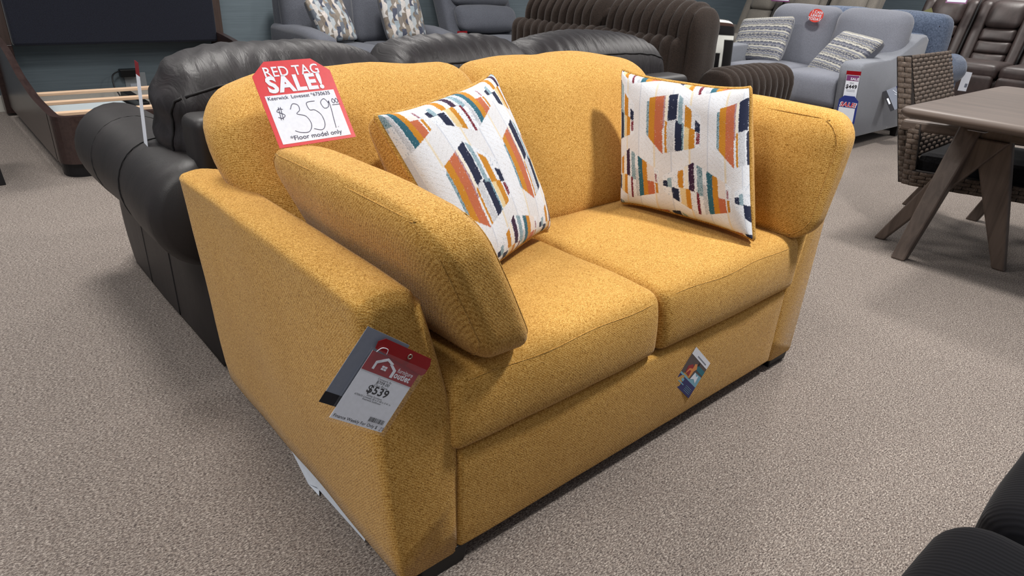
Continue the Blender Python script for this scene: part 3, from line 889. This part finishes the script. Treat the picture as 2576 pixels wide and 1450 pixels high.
t = thing('clear_sleeve', 'clear plastic tag sleeve hanging at the front of the brown plush sofa arm', 'tag sleeve', mat=m)
rect('sleeve', 0, 0, w, h, M['film'], t); rect('insert', w*.1, h*.03, w*.5, h*.9, M['white_dim'], t, -.003)

def bw(u, v, ph=0):
    K, Wt = (16, 14, 16), (214, 214, 208)
    if v > .95: return Wt
    if v > .89: return (58, 40, 34)
    if v > .74: return K
    if v > .66: return Wt
    s = (u*2.6) % 1
    if .12 < s < .62: return K
    if s > .8 and v < .45: return K
    return Wt
throw('patterned_pillow', 'black and white patterned pillow standing on the brown plush sofa', ((3.50, 2.11, .99), (3.86, 1.83, .98), (3.84, 1.79, .57), (3.50, 2.07, .57)), .13, bw, M['pattern_soft'], M['black'], M['black'], None, N=70, sag=.012, pipe=.004)
# ------------------------------------------------------------------ grey loveseat by the back wall with mosaic pillows
G = M['grey_a']
S = thing('grey_loveseat', 'charcoal grey loveseat against the back wall behind the leather sofa', 'loveseat', (2.95, 5.2, 0))
for x0 in (2.17, 3.50):
    def fn(p, d, u):
        p.z -= .05*max(0, -u.y)**2*(1 if u.z > 0 else 0)
        return wob(p, .006, 5)
    soft('arm', (x0+.1, 5.2, .345), (.2, 1.0, .62), G, S, r=(.05, .06, .05), nn=(4, 10, 5), puff=(.01, .01, .012), fn=fn)
soft('base', (2.94, 5.25, .2), (1.2, .9, .3), G, S, r=.03, n=4)
soft('back_frame', (2.94, 5.62, .5), (1.45, .2, .85), G, S, r=.06, n=5)
for x0, x1 in ((2.33, 2.935), (2.94, 3.55)):
    soft('seat_cushion', ((x0+x1)/2, 5.05, .42), (x1-x0, .66, .17), G, S, r=.05, n=6, puff=(.01, .01, .03))
    soft('back_cushion', ((x0+x1)/2-.06 if x0 < 2.5 else (x0+x1)/2, 5.45, .76), (x1-x0+.08, .2, .54), G, S, r=(.07, .08, .08), n=8, puff=(.02, .06, .02), fn=lambda p, d, u: wob(p+Vector((0, .16*(p.z-.5), 0)), .01, 4))
GP2 = 'mosaic print pillows on the charcoal loveseat'
throw('mosaic_pillow', 'grey mosaic print pillow at the left arm of the charcoal loveseat', ((2.26, 5.16, .90), (2.66, 5.24, 1.0), (2.76, 5.02, .54), (2.36, 4.98, .52)), .15, mosaic, M['pattern_soft'], G, G, GP2, N=110, sag=.03, pipe=0, ph=1)
throw('mosaic_pillow', 'grey mosaic print pillow standing beside the right arm of the charcoal loveseat', ((3.03, 5.22, .98), (3.52, 5.22, .98), (3.52, 5.02, .52), (3.04, 5.02, .52)), .16, mosaic, M['pattern_soft'], G, G, GP2, N=110, sag=.03, pipe=0, ph=4)
m, w, h = frame((3.60, 4.66, .655), (3.72, 4.66, .655), (3.60, 4.66, .40))
t = thing('price_tag', 'red topped price tag hanging on the right arm of the charcoal loveseat', 'price tag', mat=m)
rect('paper', .008, 0, w-.008, h*.84, M['white'], t); rect('red_flap', 0, h*.84, w, h, M['dark_red'], t, .0006); rect('pink_print', .012, h*.6, w-.012, h*.80, M['purple_card'], t, .0008)

# ------------------------------------------------------------------ grey recliner
S = thing('recliner', 'dark grey recliner chair with pillow back against the back wall', 'recliner', (4.4, 5.2, 0))
G2 = M['grey_a']
def lean(k, z0=.4): return lambda p, d, u: wob(p+Vector((0, k*(p.z-z0), 0)), .006, 4)
soft('back_shell', (4.40, 5.25, .72), (.94, .22, .95), G2, S, r=.05, nn=(8, 3, 8), fn=lean(.45))
soft('lumbar_cushion', (4.42, 5.08, .72), (.78, .16, .24), G2, S, r=.07, nn=(8, 3, 4), puff=(.01, .04, .02), fn=lean(.45))
soft('head_cushion', (4.42, 5.14, 1.0), (.78, .18, .30), G2, S, r=.08, nn=(8, 3, 4), puff=(.01, .04, .02), fn=lean(.45))
soft('seat_cushion', (4.40, 4.83, .46), (.62, .62, .20), G2, S, r=.08, n=6, puff=(.01, .02, .03))
soft('base', (4.40, 4.9, .22), (.8, .8, .36), G2, S, r=.04, n=4)
for x0 in (3.98, 4.76): soft('arm', (x0+.03, 4.85, .34), (.14, .8, .46), G2, S, r=.06, n=5)

# ------------------------------------------------------------------ light grey loveseat with striped pillows
G = M['grey_b']
S = thing('blue_grey_loveseat', 'light blue grey loveseat with striped pillows and hanging sale tags', 'loveseat', (5.7, 2.1, 0))
def sarm(y0, y1):
    P = [(5.16, .10), (5.08, .30), (5.03, .55), (5.01, .655), (5.06, .693), (5.3, .70), (5.55, .702), (5.75, .74), (5.95, .81), (6.10, .865), (6.20, .875), (6.27, .84), (6.26, .5), (6.24, .10)]
    top = P
    rings = []
    cx, cz = 5.6, .45
    for (yy, s) in ((y0, .955), (y0+.008, .985), (y0+.03, 1), (y1-.03, 1), (y1-.008, .985), (y1, .955)):
        rings.append([(cx+(x-cx)*s, yy, cz+(z-cz)*s) for x, z in reversed(P)])
    return loft('arm', rings, M['grey_side'], S)
sarm(1.40, 1.57); sarm(2.62, 2.78)
soft('base', (5.68, 2.1, .2), (1.0, 1.1, .21), G, S, r=.02, n=4)
soft('back_frame', (6.12, 2.1, .5), (.2, 1.2, .72), G, S, r=.05, n=5)
for y0, y1 in ((1.57, 2.10), (2.105, 2.63)):
    soft('seat_cushion', (5.45, (y0+y1)/2, .435), (.72, y1-y0, .24), G, S, r=(.05, .04, .05), n=8, puff=(.02, .01, .03))
for y0, y1 in ((1.46, 2.055), (2.06, 2.68)):
    soft('back_cushion', (5.80, (y0+y1)/2, .77), (.22, y1-y0, .54), G, S, r=(.09, .08, .09), n=10, puff=(.06, .015, .02), fn=lambda p, d, u: wob(p+Vector((.26*(p.z-.5), 0, 0)), .008, 4), nr=5)
for (x, y) in ((5.2, 1.43), (6.2, 1.43), (5.2, 2.7), (6.2, 2.7)):
    hexa('foot', [(x, y, 0), (x+.05, y, 0), (x+.05, y+.05, 0), (x, y+.05, 0)], [(x-.03, y-.01, .11), (x+.07, y-.01, .11), (x+.07, y+.06, .11), (x-.03, y+.06, .11)], M['black'], S)
GP3 = 'striped pillows on the blue grey loveseat'
throw('striped_pillow', 'grey and ivory striped pillow at the far arm of the blue grey loveseat', ((5.62, 2.86, .915), (5.68, 2.33, .98), (5.44, 2.28, .55), (5.40, 2.80, .53)), .17, stripes, M['pattern_soft'], G, G, GP3, N=150, sag=.03, pipe=0)
throw('striped_pillow', 'grey and ivory striped pillow tilted against the near arm of the blue grey loveseat', ((5.66, 1.88, .90), (5.42, 1.40, .86), (5.30, 1.68, .47), (5.46, 2.08, .52)), .17, stripes, M['pattern_soft'], G, G, GP3, N=150, sag=.03, pipe=0, ph=.3)
t = thing('round_sticker', 'round orange red sticker reading I CAN LEAVE TODAY on the grey back cushion', 'sticker', mat=frame((5.705, 2.25, 1.03), (5.705, 2.12, 1.02), (5.69, 2.25, .93))[0])
plate('disc', [(.065+.066*math.cos(i*PI/16), .05+.056*math.sin(i*PI/16)) for i in range(32)], M['sticker'], t, 0, .003)
text('lettering', [('I CAN', .070, .068, .031, 1.1, .03, 'CENTER', .0), ('LEAVE', .067, .040, .031, 1.1, .03, 'CENTER'), ('TODAY', .063, .011, .031, 1.1, .03, 'CENTER')], M['white'], t, .0045)
m, w, h = frame((4.985, 1.47, .632), (4.985, 1.36, .638), (4.995, 1.48, .43))
t = thing('price_tag', 'white 449 price tag with red top hanging on the blue grey loveseat arm', 'price tag', mat=m)
rect('paper', .006, 0, w-.006, h*.85, M['white'], t); rect('red_flap', 0, h*.86, w, h*1.0, M['dark_red'], t, .0006)
rect('sale_band', .008, h*.64, w-.008, h*.84, M['purple_card'], t, .0006, .0004)
text('sale_print', [('SALE', w*.65, h*.67, .026, 1.1, .03, 'CENTER')], M['white'], t, .0016)
text('price_print', [('$449', w*.5, h*.36, .040, 1.0, .03, 'CENTER')], M['ink'], t)
text('small_print', [('SOLD', w*.5, h*.54, .012, 1, .01, 'CENTER')], M['ink'], t)
for k in range(3): rect('text_line', w*.2, h*(.30-.03*k), w*.8, h*(.307-.03*k), M['grey_card'], t, .0008, .0002)
rect('barcode', w*.62, h*.03, w*.9, h*.08, M['grey_card'], t, .0008, .0002)
m, w, h = frame((4.97, 1.475, .45), (4.97, 1.325, .455), (4.99, 1.485, .245))
t = thing('sale_tag', 'blue sale tag with handwritten 299 below the 449 tag', 'sign', mat=m)
plate('card', octagon(w, h, w*.24, h*.16), M['blue_card'], t, 0, .001)
rect('price_paper', w*.06, h*.04, w*.90, h*.56, M['white'], t, .001, .0004)
text('heading', [('SALE!', w*.5, h*.60, w*.31, 1.02, .07, 'CENTER', 0, .2)], M['white'], t, .0016)
text('heading_face', [('SALE!', w*.5, h*.60, w*.31, 1.02, .02, 'CENTER', 0, .2)], M['red'], t, .0022)
strokes('handwritten_price', [[(x*w, y*h) for x, y in P] for P in [
    [(.26, .43), (.19, .42), (.24, .37), (.19, .33)], [(.225, .46), (.22, .30)], [(.30, .36), (.36, .40), (.38, .33), (.28, .21), (.42, .21)],
    [(.56, .34), (.50, .38), (.46, .32), (.54, .29), (.57, .36), (.55, .20)], [(.74, .34), (.68, .38), (.64, .32), (.72, .29), (.75, .36), (.72, .20)]]], .003, M['red_pen'], t)
t = thing('hang_tag', 'grey and black hang tag on the side of the blue grey loveseat', 'hang tag', mat=frame((5.5462, 1.4020, 0.4458), (5.6863, 1.3195, 0.5148), (5.5570, 1.3000, 0.3020))[0])
w, h = .17, .175
rect('card', 0, 0, w, h, M['grey_card'], t)
rect('black_strip', 0, 0, .036, h, M['ink'], t, .0008)
rect('navy_strip', w*.72, h*.3, w*1.1, h, M['navy_card'], t, .0008)
rect('label_print', .010, .06, .026, .11, M['white'], t, .0016, .0002)
strokes('white_cord', [[(w*.5, h*.9), (w*.7, h*.6), (w*.9, h*.7), (w*1.1, h*.9)], [(w*.5, h*.7), (w*.75, h*.5), (w*1.0, h*.6)]], .004, M['white'], t, .003)

# ------------------------------------------------------------------ denim sofa behind
D = M['denim']
S = thing('denim_sofa', 'denim blue rolled arm sofa back to back with the blue grey loveseat', 'sofa', (7.1, 2.4, 0))
def rollx(y, x0, x1, zc, r, mat, parent):
    rings = []
    for i in range(17):
        t_ = i/16; x = x0+(x1-x0)*t_; d = min(t_, 1-t_)*(x1-x0); e = 1 if d > .04 else .8+.2*math.sqrt(1-(1-d/.04)**2)
        rings.append([(x, y+r*e*math.cos(2*PI*k/24), zc+r*e*math.sin(2*PI*k/24)) for k in range(24)])
    return loft('arm_roll', rings, mat, parent)
for y in (1.50, 2.62):
    rollx(y, 6.42, 7.42, .53, .145, D, S)
    soft('arm_side', (6.92, y+.01, .25), (.98, .18, .42), D, S, r=.04, n=5)
soft('back_frame', (6.47, 2.06, .47), (.15, 1.1, .80), D, S, r=.05, n=5)
soft('seat_base', (6.95, 2.06, .3), (.9, .98, .35), D, S, r=.05, n=5)
for y0, y1 in ((1.40, 2.04), (2.05, 2.68)):
    soft('back_cushion', (6.66, (y0+y1)/2, .80), (.28, y1-y0, .46), D, S, r=(.09, .09, .09), n=8, puff=(.04, .02, .02), fn=lambda p, d, u: wob(p, .012, 4))
    tube('welt', [(6.53, y0+.04+(y1-y0-.08)*i/16, .985-.05*abs(i/8-1)**4) for i in range(17)], .006, M['seam'], S, 5)
t = throw('denim_pillow', 'small denim blue pillow on the denim sofa', ((7.0, 1.95, .97), (7.0, 1.50, .97), (7.05, 1.50, .60), (7.05, 1.95, .60)), .15, None, D, D, D, None, N=30, pipe=.005)
m, w, h = frame((7.40, 1.38, .52), (7.60, 1.36, .50), (7.36, 1.38, .34))
t = thing('price_tag', 'white price tag hanging below the rolled arm of the denim sofa', 'price tag', mat=m)
rect('paper', 0, 0, w, h, M['white'], t); rect('print_block', w*.6, h*.2, w*.9, h*.4, M['grey_card'], t, .0008)
m, w, h = frame((6.75, 1.86, 1.06), (6.75, 1.62, 1.01), (6.74, 1.83, .85))
t = thing('gold_card', 'gold corner of a card sticking up behind the denim back cushion', 'card', mat=frame((6.83, 1.84, 1.0), (6.83, 1.68, 1.09), (6.83, 1.72, .85))[0])
rect('card', 0, 0, .17, .17, M['brass'], t, 0, .002)

# ------------------------------------------------------------------ reclining sofas along the right side
def recliner_sofa(name, label, x, y_lo, n, wd_, mat, arm_w=.22, console=None, ridges=3, zt=1.22):
    tot = n*wd_+2*arm_w
    S = thing(name, label, 'sofa', (x+.5, y_lo+tot/2, 0))
    y = y_lo
    for k in range(2):
        yy = y_lo if k == 0 else y_lo+tot-arm_w
        soft('arm', (x+.45, yy+arm_w/2, .33), (.95, arm_w, .62), mat, S, r=(.12, .07, .10), n=6, puff=(0, .01, .01))
    soft('base', (x+.5, y_lo+tot/2, .2), (.85, n*wd_, .34), mat, S, r=.04, n=5)
    for i in range(n):
        yc = y_lo+arm_w+wd_*(i+.5)
        lf = lambda p, d, u: wob(p+Vector((.42*(p.z-.45), 0, 0)), .006, 4)
        soft('seat_cushion', (x+.38, yc, .45), (.72, wd_-.02, .16), mat, S, r=.06, n=6, puff=(.01, .01, .02))
        soft('footrest', (x+.03, yc, .24), (.10, wd_-.04, .36), mat, S, r=.04, n=4)
        soft('back_shell', (x+.80, yc, .80), (.20, wd_-.01, .80), mat, S, r=.06, n=6, fn=lf)
        for s in (-1, 1): soft('back_wing', (x+.70, yc+s*(wd_/2-.075), .80), (.18, .13, .72), mat, S, r=.055, n=5, fn=lf)
        zs = .47
        for q in range(ridges):
            hh = .40/ridges
            soft('back_ridge', (x+.665, yc, zs+hh*(q+.5)), (.17, wd_-.28, hh+.012), mat, S, r=(.05, .04, .035), n=5, puff=(.015, 0, 0), fn=lf)
        soft('headrest', (x+.66, yc, 1.02), (.20, wd_-.26, .29), mat, S, r=.07, n=5, puff=(.03, 0, .01), fn=lf)
        if i < n-1:
            tube('seam', [(x+.60+.42*(z-.45), yc+wd_/2, z) for z in [.5+.68*j/8 for j in range(9)]], .012, M['seam'], S, 5)
    return S
recliner_sofa('taupe_reclining_sofa', 'taupe suede reclining sofa near the back wall beyond the blue grey loveseat', 8.3, 2.95, 3, .63, M['beige'], .16, ridges=2)
recliner_sofa('leather_reclining_sofa', 'dark brown leather reclining sofa at the upper right beyond the denim sofa', 8.35, .45, 3, .62, M['brown_leather'], .28, ridges=3)
m, w, h = frame((8.93, 2.16, 1.27), (8.93, 1.94, 1.27), (8.86, 2.22, 1.11))
t = thing('price_tag', 'white price tag with purple border on the brown leather reclining sofa', 'price tag', mat=m)
rect('card', 0, 0, w, h, M['purple_card'], t); rect('paper', .012, .015, w-.012, h-.01, M['white'], t, .0008)
m, w, h = frame((8.93, 4.42, 1.2), (8.93, 4.15, 1.2), (8.86, 4.42, 1.0))
t = thing('price_tag', 'white price tag on the back of the taupe reclining sofa', 'price tag', mat=m)
rect('card', 0, 0, w, h, M['purple_card'], t); rect('paper', .012, .015, w-.012, h-.01, M['white'], t, .0008)

# ------------------------------------------------------------------ dining table
TW, TZ = M['taupe_wood'], M['taupe_wood_z']
T = thing('dining_table', 'weathered taupe wood dining table with splayed legs at the right edge', 'table', (3.45, -.3, 0))
def rrect(x0, y0, x1, y1, r, z, n=6):
    out = []
    for (cx, cy, a) in ((x1-r, y1-r, 0), (x0+r, y1-r, 90), (x0+r, y0+r, 180), (x1-r, y0+r, 270)):
        for i in range(n+1): w_ = math.radians(a+90*i/n); out.append((cx+r*math.cos(w_), cy+r*math.sin(w_), z))
    return out
rings = []
for (z, ins) in ((.705, .03), (.708, .016), (.718, .004), (.728, 0), (.738, .003), (.747, .012), (.750, .026)):
    rings.append(rrect(2.72+ins, -.85+ins, 4.17-ins, .268-ins, .05-ins*.5, z))
loft('tabletop', rings, TW, T)
def leg(bc, tc, wb, wt, db, dt, ax):
    """tapered beam from floor centre bc to top centre tc; w across x, d across y"""
    bx, by = bc; tx, ty, tz = tc
    bot = [(bx-wb, by-db, 0), (bx+wb, by-db, 0), (bx+wb, by+db, 0), (bx-wb, by+db, 0)]
    top = [(tx-wt, ty-dt, tz), (tx+wt, ty-dt, tz), (tx+wt, ty+dt, tz), (tx-wt, ty+dt, tz)]
    return hexa('leg', bot, top, TZ, T, .008)
leg((3.00, .16), (3.27, .09, .705), .032, .05, .032, .05, 0)
leg((3.22, .345), (3.22, .0, .60), .022, .022, .025, .075, 1)
leg((3.275, -.20), (3.24, .02, .66), .022, .024, .028, .085, 1)
leg((3.00, -.74), (3.27, -.67, .705), .032, .05, .032, .05, 0)
leg((3.95, -.74), (3.70, -.67, .705), .032, .05, .032, .05, 0)
box('apron', (3.22, -.75, .60), (3.27, .06, .70), TW, T, .005)
box('apron', (3.22, -.76, .60), (4.0, -.70, .70), TW, T, .005)
t = tag(box('table_label', (2.98, -.02, .66), (3.02, .05, .662), M['white_dim'], None, 0), 'small white label under the dining table edge', 'label')
t.parent = None
# ------------------------------------------------------------------ wicker chair
Wk = thing('wicker_chair', 'woven wicker dining chair with wooden arms and black seat beside the table', 'chair', (3.5, .3, 0))
def weave(name, O, U, V_, nu, nv, th, parent):
    """staggered over-two weave of short strands on a panel"""
    O, U, V_ = Vector(O), Vector(U), Vector(V_); N3 = U.cross(V_).normalized()
    du, dv = U/nu, V_/nv; V = []; F = []
    for j in range(nv):
        for i in range(-1, nu):
            if (i+j) % 2: continue
            a = max(0, i+.06); b = min(nu, i+1.94)
            if b-a < .3: continue
            k = len(V); m_ = 6
            for q in range(m_+1):
                s = a+(b-a)*q/m_; lift = th*math.sin(PI*(q/m_*.9+.05))
                c = O+du*s+dv*(j+.5)+N3*lift
                hw = dv*.50
                V += [c-hw-N3*th*.4, c-hw*.7+N3*th*.25, c+hw*.7+N3*th*.25, c+hw-N3*th*.4]
            for q in range(m_):
                for e in range(3):
                    F.append((k+4*q+e, k+4*(q+1)+e, k+4*(q+1)+e+1, k+4*q+e+1))
    o = link(name, V, F, M['wicker']); rel(o, parent); return o
def wpanel(name, A, B_, C, D_, th, nu, nv, back=True):
    A, B_, C, D_ = map(Vector, (A, B_, C, D_))     # BL BR TR TL seen from the viewer side
    n_ = (B_-A).cross(D_-A).normalized()
    bot = [A-n_*th, B_-n_*th, B_, A]; top = [D_-n_*th, C-n_*th, C, D_]
    b = hexa(name, bot, top, M['wicker_dark'], None, 0); rel(b, Wk)
    w_ = weave('weave', A+n_*.001, B_-A, D_-A, nu, nv, .006, Wk)
    w_.parent = b
    return b
# back panel, inner face towards the table, and its left edge
wpanel('back_panel', (3.25, .30, .40), (3.92, .33, .40), (4.00, .56, .905), (3.385, .53, .905), .055, 16, 26)
wpanel('back_edge', (3.225, .36, .30), (3.25, .30, .30), (3.385, .53, .905), (3.355, .585, .895), .03, 2, 24)
# seat side rail, post and front
wpanel('side_rail', (3.19, .30, .30), (3.40, -.26, .30), (3.40, -.26, .375), (3.19, .30, .375), .05, 18, 4)
wpanel('side_post', (3.195, .335, .30), (3.205, .28, .30), (3.225, .335, .60), (3.22, .395, .60), .04, 2, 12)
b = hexa('arm_rest', [(3.20, .42, .562), (3.26, .43, .562), (3.43, -.12, .562), (3.37, -.13, .562)], [(3.20, .42, .615), (3.26, .43, .615), (3.43, -.12, .615), (3.37, -.13, .615)], TW, Wk, .012)
b = hexa('arm_rest', [(3.88, .46, .575), (3.94, .46, .575), (4.0, -.10, .575), (3.94, -.10, .575)], [(3.88, .46, .612), (3.94, .46, .612), (4.0, -.10, .612), (3.94, -.10, .612)], TW, Wk, .012)
hexa('seat_cushion', [(3.24, .32, .34), (3.90, .34, .34), (4.02, -.24, .34), (3.44, -.26, .34)], [(3.24, .32, .46), (3.90, .34, .46), (4.02, -.24, .46), (3.44, -.26, .46)], M['black_fur'], Wk, .04)
for (bx, by, tx, ty) in ((3.98, .15, 4.03, .02), (3.50, -.42, 3.44, -.2), (3.95, .50, 3.9, .3), (4.1, -.35, 4.0, -.2)):
    hexa('leg', [(bx-.022, by-.03, 0), (bx+.022, by-.03, 0), (bx+.022, by+.03, 0), (bx-.022, by+.03, 0)],
         [(tx-.03, ty-.04, .36), (tx+.03, ty-.04, .36), (tx+.03, ty+.04, .36), (tx-.03, ty+.04, .36)], TZ, Wk, .006)

Wk.location.x += .065
# ------------------------------------------------------------------ black corduroy sofa in the near corner
S = thing('black_corduroy_sofa', 'black corduroy sofa seat corner at the lower right edge facing the loveseat', 'sofa', (.9, -1.2, 0))
for x0, x1, yf in ((-.12, .55, -.728), (.56, 1.25, -.758)):
    soft('seat_cushion', ((x0+x1)/2, yf-.36, .405), (x1-x0, .72, .21), M['cord'], S, r=(.07, .07, .06), nn=(12, 8, 3), puff=(.005, .008, .012), fn=lambda p, d, u: wob(p, .004, 6), nr=6)
soft('base', (.56, -1.15, .17), (1.36, .66, .27), M['cord'], S, r=.04, n=4)
soft('back', (.56, -1.55, .5), (1.4, .22, .75), M['cord'], S, r=.08, n=6)
# ------------------------------------------------------------------ light
wd = bpy.data.worlds.new('room air'); SC.world = wd; wd.use_nodes = True
wd.node_tree.nodes['Background'].inputs[0].default_value = (*lin((230, 234, 242)), 1)
wd.node_tree.nodes['Background'].inputs[1].default_value = .31
def lamp(x, y, z, e, size=.35, col=(255, 251, 246), target=None, spread=150):
    d = bpy.data.lights.new('ceiling_lamp', 'AREA'); d.energy = e; d.size = size; d.color = lin(col); d.shape = 'DISK'
    d.spread = math.radians(spread)
    o = bpy.data.objects.new('ceiling_lamp', d); COL.objects.link(o); o.location = (x, y, z)
    if target: o.rotation_euler = (Vector(target)-Vector((x, y, z))).to_track_quat('-Z', 'Y').to_euler()
    return o
lamp(1.9, -.6, 3.1, 66, .35)
lamp(-1.6, .2, 3.1, 44, .9)
lamp(.2, 2.2, 3.1, 45, .8)
lamp(4.2, 1.0, 3.1, 55, .4)
lamp(2.5, 4.2, 3.1, 50, .8)
lamp(7.0, 3.2, 3.1, 60, .8)
lamp(6.6, -1.0, 3.1, 45, .8)
lamp(9.3, 1.5, 3.1, 45, .8)
lamp(-1.0, 4.4, 3.1, 25, .8)
SC.view_settings.view_transform = 'Standard'
try: SC.view_settings.look = 'None'
except Exception: pass
SC.view_settings.gamma = 1; SC.view_settings.use_curve_mapping = False
SC.view_settings.exposure = 0.3
